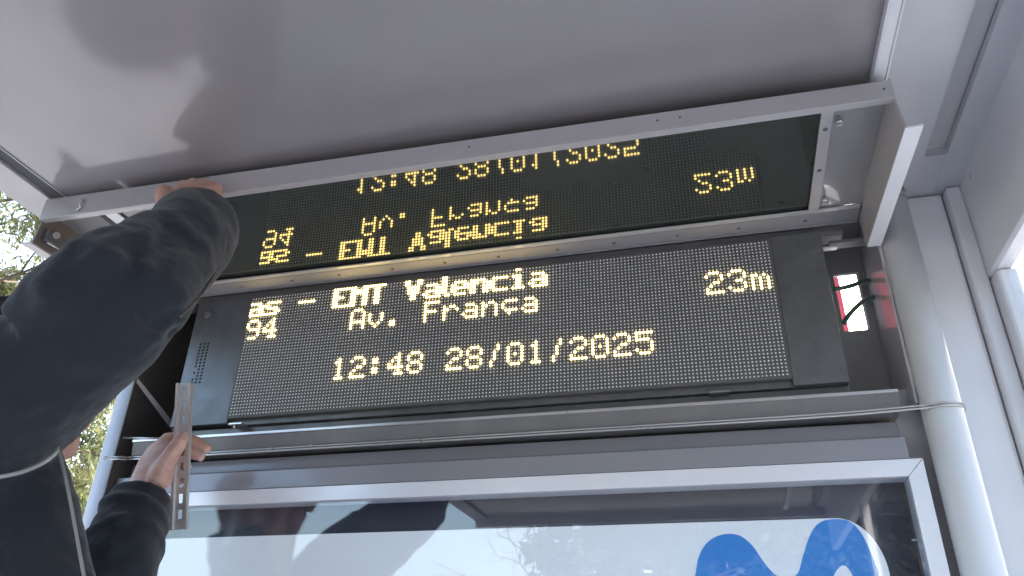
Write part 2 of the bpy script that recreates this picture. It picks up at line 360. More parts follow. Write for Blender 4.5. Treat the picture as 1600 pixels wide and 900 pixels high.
# two catches of the lid
for (x, y, z) in ((.566, -.072, .138), (.568, -.262, .138)):
    p = MB(); p.tube([(x, y, ZL), (x, y, z)], .0022, 8); p.ball((x, y, z - .001), (.0048, .0048, .0032), 10, 6); p.tube([(x - .006, y + .004, z - .004), (x + .002, y - .002, z - .008)], .0016, 6)
    part('catch_bolt', p, STEEL, lf)
p = MB(); p.tube([(-.612, -.3165, .158), (-.607, -.320, .152), (-.613, -.3205, .147), (-.609, -.3185, .141), (-.616, -.3175, .137)], .0018, 8); part('spring_hook', p, STEEL, lf)
p = MB()
p.tube([(-.686, -.292, .100), (-.683, -.270, .101), (-.681, -.252, .112), (-.682, -.240, .113), (-.680, -.232, .104), (-.676, -.225, .088)], .0022, 8)
p.tube([(-.686, -.285, .117), (-.676, -.285, .117)], .006, 10); p.tube([(-.686, -.235, .108), (-.676, -.235, .108)], .0045, 10)
part('hinge_arm', p, STEEL, lf)
p = MB(); p.box(-.6895, -.680, -.300, -.262, .100, .122); part('hinge_block', p, PAINT_D, lf, .001)

# ================================================================== LED DISPLAY
ld = thing('led_display', (0, .04, Z0 - .14), 'black dot-matrix timetable display lit with amber arrival times and the date', 'display')
P_ = .006
p = MB(); p.box(-.4835, .4835, .0, .012, -.1235, .1225); part('led_board', p, BOARD, ld, .0008)
p = MB(); p.box(.4835, .562, .003, .09, -.134, .128); p.box(-.4835, .4835, .012, .09, -.134, .128); part('casing', p, CASE, ld, .0012)
p = MB(); p.box(-.603, -.4835, .004, .09, -.131, .124); part('end_cover', p, CASE_S, ld, .0012)
p = MB(); p.box(-.603, .562, .02, .092, -.149, -.1345); part('casing_base', p, CASE, ld, .001)
p = MB(); p.box(-.474, -.448, -.004, .02, -.1365, -.134); p.tube([(-.462, -.002, -.1365), (-.462, -.002, -.144)], .002, 8); part('fixing_tab', p, STEEL, ld)
p = MB(); p.box(.36, .39, .002, .02, -.1375, -.1345); part('fixing_tab', p, STEEL_D, ld)
p = MB(); p.tube([(.5135, .003, .102), (.5135, .0015, .102)], .006, 16); part('cap_plug', p, CASE, ld)
p = MB(); p.tube([(-.575, .004, .096), (-.575, .001, .096), (-.575, 0, .096)], [.008, .008, .006], 18); part('lock_plug', p, CASE, ld)
p = MB(); p.tube([(0, 0, 0), (0, -.0006, 0)], .0021, 10)
vh = p.build('vent_hole', BLACK, None, local=True); vh.parent = ld; lb = root_loc(ld); k = 0
for r_ in range(13):
    for c_ in range(3):
        if r_ in (8, 10) and c_ == 0: continue
        L = Vector((-.577 + c_ * .0085, .0041, .033 - r_ * .0066)) + Vector((0, 0, Z0)) - lb
        if k == 0: vh.location = L
        else: inst(vh, L)
        k += 1
# glyphs: row, list of columns
def G(rows):   # {row: cols}
    return [(c, r) for r, cs in rows.items() for c in cs]
def rng(a, b): return list(range(a, b + 1))
def sub(rows, dc=0, dr=0): return [(c + dc, r + dr) for c, r in G(rows)]
D = {
 '1': {0: [2], 1: [1, 2], 2: [2], 3: [2], 4: [2], 5: [2], 6: [1, 2, 3]},
 '2': {0: [1, 2, 3], 1: [0, 4], 2: [4], 3: [2, 3], 4: [1], 5: [0], 6: rng(0, 4)},
 '3': {0: [1, 2, 3], 1: [0, 4], 2: [4], 3: [2, 3], 4: [4], 5: [0, 4], 6: [1, 2, 3]},
 '4': {0: [3], 1: [2, 3], 2: [1, 3], 3: [0, 3], 4: rng(0, 4), 5: [3], 6: [2, 3, 4]},
 '5': {0: rng(0, 4), 1: [0], 2: [0, 1, 2, 3], 3: [4], 4: [4], 5: [0, 4], 6: [1, 2, 3]},
 '8': {0: [1, 2, 3], 1: [0, 4], 2: [0, 4], 3: [1, 2, 3], 4: [0, 4], 5: [0, 4], 6: [1, 2, 3]},
 '9': {0: [1, 2, 3], 1: [0, 4], 2: [0, 4], 3: [1, 2, 3, 4], 4: [4], 5: [4], 6: [1, 2, 3]},
 '0': {0: [1, 2, 3], 1: [0, 4], 2: [0, 4], 3: [0, 2, 4], 4: [0, 4], 5: [0, 4], 6: [1, 2, 3]},
 ':': {1: [1, 2], 2: [1, 2], 4: [1, 2], 5: [1, 2]},
 '/': {0: [3], 1: [3], 2: [2], 3: [2], 4: [2], 5: [1], 6: [1]},
 'm': {2: [0, 1, 3], 3: [0, 2, 4], 4: [0, 2, 4], 5: [0, 2, 4], 6: [0, 2, 4]},
 'A': {0: [1, 2, 3], 1: [0, 4], 2: [0, 4], 3: [0, 4], 4: rng(0, 4), 5: [0, 4], 6: [0, 4]},
 'v': {2: [0, 4], 3: [0, 4], 4: [0, 4], 5: [1, 3], 6: [2]},
 '.': {5: [1, 2], 6: [1, 2]},
 'F': {0: rng(0, 4), 1: [0], 2: [0], 3: [0, 1, 2, 3], 4: [0], 5: [0], 6: [0]},
 'r': {2: [0, 2, 3], 3: [0, 1, 4], 4: [0], 5: [0], 6: [0]},
 'a': {2: [1, 2, 3], 3: [4], 4: [1, 2, 3, 4], 5: [0, 4], 6: [1, 2, 3, 4]},
 'n': {2: [0, 2, 3], 3: [0, 1, 4], 4: [0, 4], 5: [0, 4], 6: [0, 4]},
 'c': {2: [1, 2, 3, 4], 3: [0], 4: [0], 5: [1, 2, 3, 4], 6: [2]},        # c with cedilla
}
B = {   # bold glyphs of the top line
 'E': {0: rng(0, 5), 1: [0, 1], 2: [0, 1], 3: [0, 1, 2, 3], 4: [0, 1], 5: [0, 1], 6: rng(0, 5)},
 'M': {0: [0, 1, 4, 5], 1: rng(0, 5), 2: rng(0, 5), 3: [0, 1, 4, 5], 4: [0, 1, 4, 5], 5: [0, 1, 4, 5], 6: [0, 1, 4, 5]},
 'T': {0: rng(0, 5), 1: [2, 3], 2: [2, 3], 3: [2, 3], 4: [2, 3], 5: [2, 3], 6: [2, 3]},
 'V': {0: [0, 1, 4, 5], 1: [0, 1, 4, 5], 2: [1, 2, 3, 4], 3: [1, 2, 3, 4], 4: [1, 2, 3, 4], 5: [2, 3], 6: [2, 3]},
 'a': {2: [1, 2, 3, 4], 3: [4, 5], 4: rng(1, 5), 5: [0, 1, 4, 5], 6: rng(1, 5)},
 'l': {0: [0, 1], 1: [0, 1], 2: [0, 1], 3: [0, 1], 4: [0, 1], 5: [0, 1], 6: [1, 2]},
 'e': {2: [1, 2, 3, 4], 3: [0, 1, 4, 5], 4: rng(0, 5), 5: [0, 1], 6: [1, 2, 3, 4]},
 'n': {2: [0, 1, 2, 3, 4], 3: [0, 1, 2, 4, 5], 4: [0, 1, 4, 5], 5: [0, 1, 4, 5], 6: [0, 1, 4, 5]},
 'c': {2: rng(1, 5), 3: [0, 1], 4: [0, 1], 5: [0, 1], 6: rng(1, 5)},
 'i': {0: [1, 2], 2: [0, 1, 2], 3: [1, 2], 4: [1, 2], 5: [1, 2], 6: [0, 1, 2, 3]},
}
chars = []
for s_, c0 in (('1', 32), ('2', 38), (':', 44), ('4', 50), ('8', 56), ('2', 68), ('8', 74), ('/', 80), ('0', 86), ('1', 92), ('/', 98), ('2', 104), ('0', 110), ('2', 116), ('5', 122)):
    chars.append(sub(D[s_], c0, 24))
for s_, c0 in (('2', 142), ('3', 148), ('m', 154), ('A', 36), ('v', 42), ('.', 48), ('F', 60), ('r', 66), ('a', 72), ('n', 78), ('c', 84), ('a', 90), ('9', 0), ('4', 6)):
    chars.append(sub(D[s_], c0, 8))
for s_, c0 in (('E', 29), ('M', 35), ('T', 41), ('V', 53), ('a', 59), ('l', 65), ('e', 68), ('n', 74), ('c', 80), ('i', 87), ('a', 92)):
    chars.append(sub(B[s_], c0, 0))
chars.append([(c, 3) for c in rng(17, 22)])
chars.append(G({2: [0, 1, 2, 3], 3: [3, 4], 4: rng(0, 4), 5: [0, 3, 4], 6: rng(0, 4)}))
chars.append(G({2: rng(6, 10), 3: [5, 6], 4: [6, 7, 8, 9], 5: [9, 10], 6: [5, 6, 7, 8, 9]}))
def dome(mb, c, r, h, n=8, y0=0.):
    x = (c[0] - 79.5) * P_; z = (19.5 - c[1]) * P_
    vs = []
    for (rr, hh) in ((r, 0), (r * .92, h * .55), (r * .55, h * .92)):
        for k in range(n):
            q = 2 * math.pi * (k + .5) / n; vs.append((x + rr * math.cos(q), y0 - hh, z + rr * math.sin(q)))
    vs.append((x, y0 - h, z)); fs = []
    for j in range(2):
        for k in range(n):
            k2 = (k + 1) % n; fs.append((j * n + k, j * n + k2, (j + 1) * n + k2, (j + 1) * n + k))
    for k in range(n): fs.append((2 * n + k, 2 * n + (k + 1) % n, 3 * n))
    mb.add(vs, [f[::-1] for f in fs], True)
lit = set(q for ch in chars for q in ch)
off = MB()
for r_ in range(40):
    for c_ in range(160):
        if (c_, r_) not in lit: dome(off, (c_, r_), .0014 * random.uniform(.92, 1.08), .0012, 8)
o = part('unlit_led', off, LEDOFF, ld); o['kind'] = 'stuff'
for ch in chars:
    p = MB()
    for q in ch: dome(p, q, .0023, .0018, 10)
    part('lit_character', p, LEDON, ld)

# ================================================================== POSTER CASE
pc = thing('poster_case', (0, .03, Z0 - 1.85), 'glazed advertising case in an aluminium frame below the timetable display', 'poster case')
p = MB(); FT, FI = -.255, -.279
fx0, fx1 = -.64, .6335
def bar(poly): 
    q = MB(); q.prism(poly, 'y', -.006, .03); part('frame_rail', q, mat('alu_frame', (.82, .83, .89), .36, coat=.3, coat_rough=.2, metal=.25, noise_scale=10, noise_amt=.06, rough_amt=.05, bump=.02), pc, .0006)
w_ = .0225
bar([(fx0, FT), (fx1, FT), (fx1 - w_, FT - w_ - .001), (fx0 + w_, FT - w_ - .001)])
bar([(fx1, FT - .0008), (fx1, -1.85), (fx1 - w_, -1.83), (fx1 - w_, FT - w_ - .0018)])
bar([(fx0, FT - .0008), (fx0 + w_, FT - w_ - .0018), (fx0 + w_, -1.83), (fx0, -1.85)])
p = MB(); p.box(fx0, fx1, -.006, .03, -1.90, -1.852); part('frame_rail', p, MATS['alu_frame'], pc)
p = MB(); p.box(fx0 + w_ - .004, fx1 - w_ + .004, .0, .004, -1.83, FT - w_ + .003); part('glass_pane', p, PGLASS, pc)
p = MB(); p.box(fx0, fx1, .06, .075, -1.9, -.256); p.box(fx0, fx1, .031, .06, -.262, -.256); part('back_panel', p, CASE_BG, pc)
p = MB(); p.box(fx0 + .002, fx0 + .02, .031, .06, -1.9, -.262); part('case_side', p, INNER, pc)
p = MB(); p.box(fx1 - .02, fx1 - .002, .031, .06, -1.9, -.262); part('case_side', p, INNER, pc)
# poster sheet with round top corners
PY = .022
lc = at(235, 840, 'y', PY); rc = at(1330, 812, 'y', PY)
xl, xr, zt = at(200, 895, 'y', PY).x - .004, at(1388, 905, 'y', PY).x + .003, (lc.z + rc.z) / 2
rad_ = .075
poly = [(xl, -1.2)] + [(xr, -1.2)]
poly += [(xr - rad_ * .75 + rad_ * .75 * math.cos(q), zt - rad_ + rad_ * math.sin(q)) for q in [R(a) for a in range(0, 91, 6)]]
poly += [(xl + rad_ - rad_ * math.cos(q), zt - rad_ + rad_ * math.sin(q)) for q in [R(a) for a in range(90, -1, -6)]]
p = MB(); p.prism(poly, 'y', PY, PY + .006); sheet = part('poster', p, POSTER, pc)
def catmull(pts, n=8, closed=False):
    out = []; N_ = len(pts)
    for i in range(N_ if closed else N_ - 1):
        P0, P1, P2, P3 = [Vector(pts[j % N_] if closed else pts[max(0, min(N_ - 1, j))]) for j in (i - 1, i, i + 1, i + 2)]
        for k in range(n):
            t = k / n
            out.append(.5 * ((2 * P1) + (P2 - P0) * t + (2 * P0 - 5 * P1 + 4 * P2 - P3) * t * t + (3 * P1 - P0 - 3 * P2 + P3) * t ** 3))
    if not closed: out.append(Vector(pts[-1]))
    return out
def lg(px, py): q = at(px, py, 'y', PY - .001); return (q.x, q.z)
wave = [(1082, 920), (1087, 895), (1092, 870), (1103, 850), (1120, 838), (1140, 834), (1158, 838), (1176, 853), (1192, 876), (1207, 894), (1222, 904), (1238, 902), (1248, 893), (1255, 868), (1263, 843), (1272, 825), (1286, 814), (1308, 811), (1328, 815), (1345, 832), (1358, 857), (1367, 880), (1373, 900), (1379, 960), (1374, 1020), (1357, 1040), (1344, 1000), (1341, 940), (1334, 903), (1318, 883), (1301, 903), (1290, 950), (1270, 1000), (1235, 1012), (1200, 990), (1172, 955), (1152, 935), (1141, 965), (1136, 1010), (1115, 1040), (1092, 1015), (1084, 960)]
poly = [tuple(v) for v in catmull([lg(*q) for q in wave], 5, True)]
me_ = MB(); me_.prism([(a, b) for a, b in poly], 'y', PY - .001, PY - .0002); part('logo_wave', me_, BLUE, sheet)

# ================================================================== STEEL STRAP round the posts
p = MB()
for dz, rr in ((0, .0016), (.0042, .0013)):
    a = at(160, 722, 'y', -.028); pts = [(a.x, -.027, -.193 + dz), (-.70, -.0225, -.1925 + dz), (-.67, -.015, -.192 + dz)]
    pts += [(-.64, -.009, -.1915 + dz), (-.3, -.0085, -.191 + dz), (.1, -.0085, -.1905 + dz), (.5, -.010, -.190 + dz), (.62, -.018, -.1895 + dz)]
    pts += [(.6735 + .0282 * math.sin(q), -.0282 * math.cos(q), -.1893 + dz) for q in (R(-35), R(-15), R(5), R(25), R(45), R(65), R(85), R(100))]
    p.tube(catmull([tuple(v) for v in pts], 3), rr, 7)
tag(p.build('steel_strap', STEEL), 'thin double steel strap stretched below the display and bent round the right post', 'strap')

# ================================================================== CABLES and things behind the opening
def cable(pts, r, label, group=None, m_=GREENW):
    p = MB(); p.tube(catmull(pts, 6), r, 8); return tag(p.build('cable', m_), label, 'cable', group)
c1 = [tuple(at(1303, 452, 'y', .07)), tuple(at(1325, 448, 'y', .075)), tuple(at(1350, 440, 'y', .09)), tuple(at(1372, 437, 'y', .10)), tuple(at(1384, 438, 'y', .112))]
c2 = [tuple(at(1318, 505, 'y', .07)), tuple(at(1330, 488, 'y', .075)), tuple(at(1350, 470, 'y', .085)), tuple(at(1372, 463, 'y', .10)), tuple(at(1386, 468, 'y', .112)), tuple(at(1396, 474, 'y', .116))]
cable(c1, .0042, 'upper green sleeved cable running straight across the bright opening beside the display')
cable(c2, .0040, 'lower green sleeved cable bending up across the bright opening beside the display')
# ================================================================== DIN RAIL
ZINC = mat('zinc', (.60, .60, .61), .38, metal=.75, noise_scale=25, noise_amt=.05, rough_amt=.06)
rl = thing('slotted_rail', (-.49, -.09, Z0 - .34), 'slotted steel mounting rail held upright in the worker\'s lower hand', 'mounting rail')
top = at(285, 599, 'y', -.118); bot = at(275, 828, 'y', -.065)
ax = (top - bot); Ln = ax.length; axn = ax.normalized()
face = Vector((.25, -1, 0)); face = (face - axn * face.dot(axn)).normalized(); side = axn.cross(face) * -1
side = side if side.x > 0 else -side
def RP(u, v, w2): return bot + side * u + face * v + axn * w2     # u across, v towards the viewer, w2 along
def rbox(mb, u0, u1, v0, v1, w0, w1):
    mb.hexa([RP(u0, v0, w0), RP(u1, v0, w0), RP(u1, v1, w0), RP(u0, v1, w0)], [RP(u0, v0, w1), RP(u1, v0, w1), RP(u1, v1, w1), RP(u0, v1, w1)])
web = MB(); T = .0012
U0, U1 = -.004, .0135; uc = (U0 + U1) / 2 + .001
rbox(web, U0, uc - .0032, .0, T, 0, Ln); rbox(web, uc + .0032, U1, .0, T, 0, Ln)
pitch = .025; w0 = 0.; sl = .0145; k = 0
pos = Ln - .006 - sl
cuts = []
while pos > 0.004: cuts.append((pos, pos + sl)); pos -= pitch
prev = Ln
for a_, b_ in cuts:
    rbox(web, uc - .0032, uc + .0032, .0, T, b_, prev); prev = a_
rbox(web, uc - .0032, uc + .0032, .0, T, 0, prev)
part('slotted_web', web, ZINC, rl)
fl = MB(); rbox(fl, U0 - T, U0, 0, .0065, 0, Ln); rbox(fl, U0 - .0045, U0 - T, .0065 - T, .0065, 0, Ln); part('flange', fl, ZINC, rl)
fl = MB(); rbox(fl, U1, U1 + T, -.0075, T, 0, Ln); rbox(fl, U1 + T, U1 + .0025, -.0075, -.0075 + T, 0, Ln); part('flange', fl, ZINC, rl)
# ================================================================== WORKER
FLOOR = .33 - Z0                         # top of the stool, local height
pr = thing('person', (-.62, -.40, .33), 'worker in a dark navy fleece with white piping raising one arm to the cabinet lid', 'person')
Fd = Vector((.75, .66, 0)).normalized(); Sd = Vector((Fd.y, -Fd.x, 0)); Up = Vector((0, 0, 1))
Hc = Vector((-.578, -.350, -.180))
Fb, Sb = Fd.copy(), Sd.copy()
Fd = Vector((.50, .86, .0)).normalized(); Sd = Vector((Fd.y, -Fd.x, 0))     # the head turns a little more to the cabinet
tilt = Matrix.Rotation(R(14), 4, Sd)     # chin slightly raised
HFd, HSd = Fd.copy(), Sd.copy()
def HP(f, s, u): return Hc + (tilt.to_3x3() @ (HFd * f + HSd * s + Up * u))
HM = Matrix((Fd, Sd, Up)).transposed(); HM = tilt.to_3x3() @ HM
def remesh(o, vox, sm=4, disp=None):
    r = o.modifiers.new('remesh', 'REMESH'); r.mode = 'VOXEL'; r.voxel_size = vox; r.use_smooth_shade = True
    s = o.modifiers.new('smooth', 'SMOOTH'); s.iterations = sm; s.factor = .5
    for nm, size, st in (disp or ()):
        t = bpy.data.textures.new(nm, 'CLOUDS'); t.noise_scale = size; t.noise_depth = 2
        d = o.modifiers.new(nm, 'DISPLACE'); d.texture = t; d.strength = st; d.mid_level = .5; d.texture_coords = 'LOCAL'
def P_at(px, py, y): return at(px, py, 'y', y)

b = MB()
# head
b.ball(HP(-.012, 0, .030), (.098, .076, .085), 24, 16, HM)
b.ball(HP(.022, 0, -.030), (.062, .060, .080), 20, 14, HM)
b.ball(HP(.052, 0, -.088), (.030, .032, .026), 14, 10, HM)                 # chin
for s in (-1, 1):
    b.ball(HP(.028, s * .046, -.055), (.045, .020, .040), 12, 8, HM)       # jaw
    b.ball(HP(.062, s * .036, -.012), (.022, .022, .018), 12, 8, HM)       # cheek
    b.ball(HP(.078, s * .028, .032), (.018, .026, .010), 12, 8, HM)        # brow
    b.tube([HP(-.004, s * .074, -.022), HP(-.010, s * .082, .0), HP(-.018, s * .084, .022), HP(-.010, s * .078, .030)], [.009, .010, .010, .007], 8)   # ear
    b.ball(HP(.074, s * .031, .014), (.012, .015, .012), 10, 8, HM)        # eyelid
b.tube([HP(.084, 0, .024), HP(.096, 0, .002), HP(.106, 0, -.018), HP(.094, 0, -.026)], [.009, .0105, .0135, .011], 10)    # nose
for s in (-1, 1): b.ball(HP(.092, s * .013, -.024), (.011, .009, .009), 8, 6, HM)
b.tube([HP(.074, -.024, -.052), HP(.088, -.010, -.049), HP(.089, .010, -.049), HP(.074, .024, -.052)], [.006, .0075, .0075, .006], 8)
b.tube([HP(.072, -.022, -.062), HP(.086, -.009, -.062), HP(.086, .009, -.062), HP(.072, .022, -.062)], [.006, .0085, .0085, .006], 8)
HF = Fd; Fd, Sd = Fb, Sb
neck0 = Vector((-.60, -.385, -.40))
b.tube([HP(-.025, 0, -.04), HP(-.03, 0, -.10), neck0, neck0 + Vector((0, 0, -.05))], [.058, .056, .062, .09], 20)
# trunk and legs
pel = Vector((-.635, -.405, -1.02))
b.tube([neck0 + Vector((0, 0, -.03)), neck0 + Vector((0, 0, -.10)), Vector((-.61, -.39, -.62)), Vector((-.62, -.395, -.82)), pel], [(.09, .07), (.16, .10), (.15, .11), (.13, .10), (.155, .115)], 24, up=Sd)
foot = []
for s in (-1, 1):
    hip = pel + Sd * s * .085; knee = Vector((hip.x, hip.y, FLOOR + .48)) + Fd * .015 + Sd * s * .01; ank = Vector((hip.x, hip.y, FLOOR + .09)) + Sd * s * .02
    b.tube([hip + Up * .02, (hip + knee) / 2, knee, knee * .6 + ank * .4, ank, ank - Up * .04], [.088, .078, .056, .055, .040, .040], 18)
    b.tube([ank - Up * .04 - Fd * .03, ank - Up * .045 + Fd * .08, ank - Up * .055 + Fd * .16], [.035, .036, .028], 12); foot.append(ank)
# arms
SR = Vector((-.468, -.495, -.300)); ER = Vector((-.272, -.492, -.160)); WR = P_at(309, 354, -.372)
SL = Vector((-.715, -.245, -.44)); EL = P_at(140, 985, -.20); WL = P_at(224, 768, -.125)
b.tube([neck0 + Vector((.05, -.05, -.07)), SR], [.07, .06], 16)
b.tube([SR, (SR + ER) / 2, ER, (ER * .6 + WR * .4), WR, WR + (WR - ER) * .12], [.056, .046, .030, .034, .028, .028], 16)
b.tube([neck0 + Vector((-.05, .05, -.07)), SL], [.07, .06], 16)
b.tube([SL, (SL + EL) / 2, EL, (EL * .5 + WL * .5), WL], [.054, .046, .040, .038, .028], 16)
# upper hand: back of the hand, thumb to the left, four fingers hooked on the lip
b.tube([WR, P_at(303, 315, -.352), P_at(312, 298, -.338)], [(.028, .020), (.038, .018), (.036, .014)], 16, up=(1, 0, .1))
b.tube([P_at(288, 338, -.364), P_at(270, 325, -.356), P_at(260, 311, -.349), P_at(256, 299, -.341)], [.019, .0175, .0165, .0135], 12)
for (x0, y0, x1, y1, r_) in ((284, 300, 288, 290, .0105), (302, 297, 303, 287, .011), (320, 298, 320, 288, .0108), (337, 304, 338, 295, .0095)):
    b.tube([P_at(x0, y0 + 8, -.345), P_at(x0, y0, -.340), P_at(x1, y1, -.331), P_at(x1 - 1, y1 + 2, -.322), P_at(x1 - 2, y1 + 12, -.3185)], [r_, r_ * 1.08, r_, r_ * .9, r_ * .75], 10)
# lower hand: thumb in front of the rail, fingers behind it
b.tube([WL, P_at(234, 748, -.118), P_at(246, 722, -.108), P_at(257, 697, -.100)], [(.026, .021), (.033, .022), (.037, .020), (.030, .016)], 18, up=(1, 0, .4))
b.ball(P_at(251, 742, -.125), (.022, .018, .028), 12, 8)
b.tube([P_at(246, 750, -.128), P_at(258, 726, -.137), P_at(272, 704, -.142), P_at(282, 689, -.139), P_at(289, 679, -.134)], [.018, .0155, .0128, .0118, .0095], 14)
b.tube([P_at(250, 700, -.100), P_at(262, 686, -.088), P_at(285, 683, -.078), P_at(308, 691, -.072), P_at(326, 704, -.070)], [.0135, .0118, .0105, .0098, .0078], 12)
b.tube([P_at(246, 712, -.098), P_at(262, 702, -.080), P_at(284, 702, -.070), P_at(303, 709, -.064), P_at(318, 716, -.060)], [.0130, .0115, .0105, .0095, .0075], 12)
b.tube([P_at(242, 728, -.096), P_at(260, 722, -.076), P_at(281, 724, -.068), P_at(297, 733, -.064)], [.0125, .011, .010, .0075], 12)
b.tube([P_at(240, 744, -.098), P_at(256, 742, -.082), P_at(274, 746, -.074), P_at(285, 754, -.072)], [.011, .0095, .0085, .007], 12)
body = part('body', b, SKIN, pr); remesh(body, .0034, 3)
# nails
nl = MB(); tn = P_at(289.5, 681, -.1445); nl.ball(tn, (.0055, .0014, .0068), 10, 6)
part('thumb_nail', nl, mat('nail', (.55, .36, .30), .3), body)
# eyes
for s in (-1, 1):
    e = MB(); e.ball(HP(.078, s * .031, .012), .0105, 12, 8, HM); ey = part('eye', e, mat('eye_white', (.7, .68, .65), .2), body)
h = MB()
h.ball(HP(-.020, 0, .040), (.100, .081, .083), 24, 16, HM)
h.ball(HP(-.050, 0, .0), (.068, .072, .075), 20, 14, HM)
for s in (-1, 1): h.ball(HP(.010, s * .066, .020), (.024, .014, .035), 10, 8, HM)
hr = part('hair', h, HAIR, pr); remesh(hr, .005, 2, (('hairfluff', .02, .008),))

# fleece jacket
def TC(z): return Vector((-.57, -.355, z)) + Fd * (.012 * (-z - .5))
j = MB()
def ringfold(c, axis, r, th, n=20, tiltv=None):
    ax_ = Vector(axis).normalized()
    if tiltv is not None: ax_ = (ax_ + Vector(tiltv)).normalized()
    a = ax_.orthogonal().normalized(); bb = ax_.cross(a)
    pts = [Vector(c) + a * (math.cos(q) * r) + bb * (math.sin(q) * r) for q in [2 * math.pi * k / n for k in range(n + 1)]]
    j.tube(pts, th, 6, cap=False)
j.tube([neck0 + Vector((.005, 0, .045)), neck0 + Vector((0, 0, .0)), neck0 + Vector((0, 0, -.06)), TC(-.56), TC(-.72), TC(-.90), TC(-1.08)],
       [(.070, .068), (.082, .078), (.165, .125), (.195, .17), (.19, .175), (.185, .170), (.19, .165)], 32, up=Sd)
j.tube([neck0 + Vector((.04, -.05, -.075)), SR * .5 + (neck0 + Vector((.05, -.06, -.06))) * .5, SR], [.095, .100, .094], 24)
SRE = lambda t: SR.lerp(ER, t)
j.tube([SR + (SR - ER) * .12, SR, SRE(.35), SRE(.7), ER], [.085, .093, .084, .070, .054], 26)
EW = lambda t: ER.lerp(WR, t)
j.tube([ER, EW(.2), EW(.5), EW(.8), EW(1.0), EW(1.05)], [.054, .057, .060, .060, .057, .054], 26)
j.ball(ER + Vector((-.012, .0, .0)), .054, 20, 14)
up_ = Vector((-.35, .05, .45))
j.tube([P_at(58, 512, -.54), P_at(98, 470, -.55), P_at(150, 425, -.54), P_at(205, 395, -.50), P_at(250, 380, -.44)], [.044, .044, .043, .041, .045], 18)
for t, r_, th, of in ((.42, .074, .008, .020), (.72, .064, .009, .018)): ringfold(SRE(t) + up_ * of, ER - SR, r_, th, tiltv=(random.uniform(-.5, .5), random.uniform(-.4, .4), random.uniform(-.5, .5)))
for t, r_, th in ((.10, .053, .006),): ringfold(EW(t), WR - ER, r_, th, tiltv=(random.uniform(-.7, .7), random.uniform(-.5, .5), random.uniform(-.5, .5)))
ringfold(EW(1.04), WR - ER, .0545, .0026)
j.tube([P_at(10, 690, -.40), P_at(18, 720, -.42), P_at(34, 800, -.42), P_at(46, 900, -.42), P_at(62, 1010, -.42)], [.040, .052, .056, .058, .062], 18)
# far arm
j.tube([neck0 + Vector((-.05, .05, -.075)), SL], [.09, .088], 22)
SLE = lambda t: SL.lerp(EL, t)
LW = lambda t: EL.lerp(WL, t)
j.tube([SL, SLE(.5), EL], [.085, .074, .062], 24); j.ball(EL, .064, 18, 12)
j.tube([EL, LW(.35), LW(.7), LW(.88), LW(.94)], [.062, .060, .051, .045, .0435], 24)
for t, r_ in ((.30, .057), (.55, .052), (.78, .047)): ringfold(LW(t), WL - EL, r_, .009, tiltv=(random.uniform(-.4, .4), random.uniform(-.3, .3), 0))
ringfold(LW(.935), WL - EL, .043, .003)
jk = part('jacket', j, NAVY, pr); remesh(jk, .0042, 10, (('folds', .13, .020), ('wrinkles', .045, .006), ('puckers', .018, .0022)))
# cloth creases: bake the jacket and push its surface along fold lines
import numpy as np
col_deps = bpy.context.evaluated_depsgraph_get()
bpy.context.view_layer.update()
ev = jk.evaluated_get(col_deps); bm_ = bpy.data.meshes.new_from_object(ev)
nv = len(bm_.vertices); co = np.empty(nv * 3); bm_.vertices.foreach_get('co', co); co = co.reshape(-1, 3)
no = np.empty(nv * 3); bm_.vertices.foreach_get('normal', no); no = no.reshape(-1, 3)
rl_ = root_loc(jk); loc = co + np.array(rl_) - np.array((0, 0, Z0))
cv = loc - np.array(CAM); RW = np.array(ROWS); q_ = cv @ RW.T
u_ = 800 + F_PX * q_[:, 0] / q_[:, 2]; v_ = 450 + F_PX * q_[:, 1] / q_[:, 2]
facing = (no * -cv).sum(1) > 0
def snap(px, py):
    d = (u_ - px) ** 2 + (v_ - py) ** 2 + np.where(facing, 0, 1e6)
    near = np.where(d < 120)[0]
    k = near[np.argmin(q_[near, 2])] if len(near) else np.argmin(d)
    return loc[k]
disp = np.zeros(nv)
def crease(pts, h, w, taper=True):
    P3 = [snap(*q) for q in pts]; C3 = [np.array(v) for v in catmull([tuple(p) for p in P3], 6)]
    best = np.full(nv, 9.); wt = np.zeros(nv); n_ = len(C3) - 1
    for k in range(n_):
        a, b2 = C3[k], C3[k + 1]; ab = b2 - a; t = np.clip(((loc - a) @ ab) / max(1e-9, ab @ ab), 0, 1)
        d = np.linalg.norm(loc - (a + t[:, None] * ab), axis=1)
        s_ = (k + t) / n_; m_ = d < best; best[m_] = d[m_]; wt[m_] = (np.sin(np.pi * np.clip(s_[m_], .02, .98)) ** .6 if taper else 1)
    global disp
    disp = disp + .5 * h * wt * (np.exp(-(best / w) ** 2) - .75 * np.exp(-((best - 1.9 * w) / (1.1 * w)) ** 2))
crease([(84, 407), (72, 440), (70, 470), (58, 498), (40, 525)], .007, .012)
crease([(124, 402), (150, 388), (185, 372), (215, 352)], .008, .010)
crease([(128, 418), (165, 402), (205, 390), (235, 372)], .006, .009)
crease([(155, 392), (200, 402), (235, 420), (262, 448)], .005, .010)
crease([(250, 335), (243, 362), (232, 398), (226, 430)], .005, .009)
crease([(318, 482), (285, 508), (255, 532), (225, 552)], .006, .009)
crease([(352, 415), (330, 440), (300, 452), (275, 452)], .0045, .009)
crease([(340, 450), (312, 468), (285, 470)], .004, .008)
crease([(262, 320), (290, 345), (322, 372), (350, 385)], .003, .009)
crease([(20, 560), (60, 580), (110, 575), (160, 560)], .004, .013)
crease([(0, 600), (40, 625), (90, 622)], .005, .011)
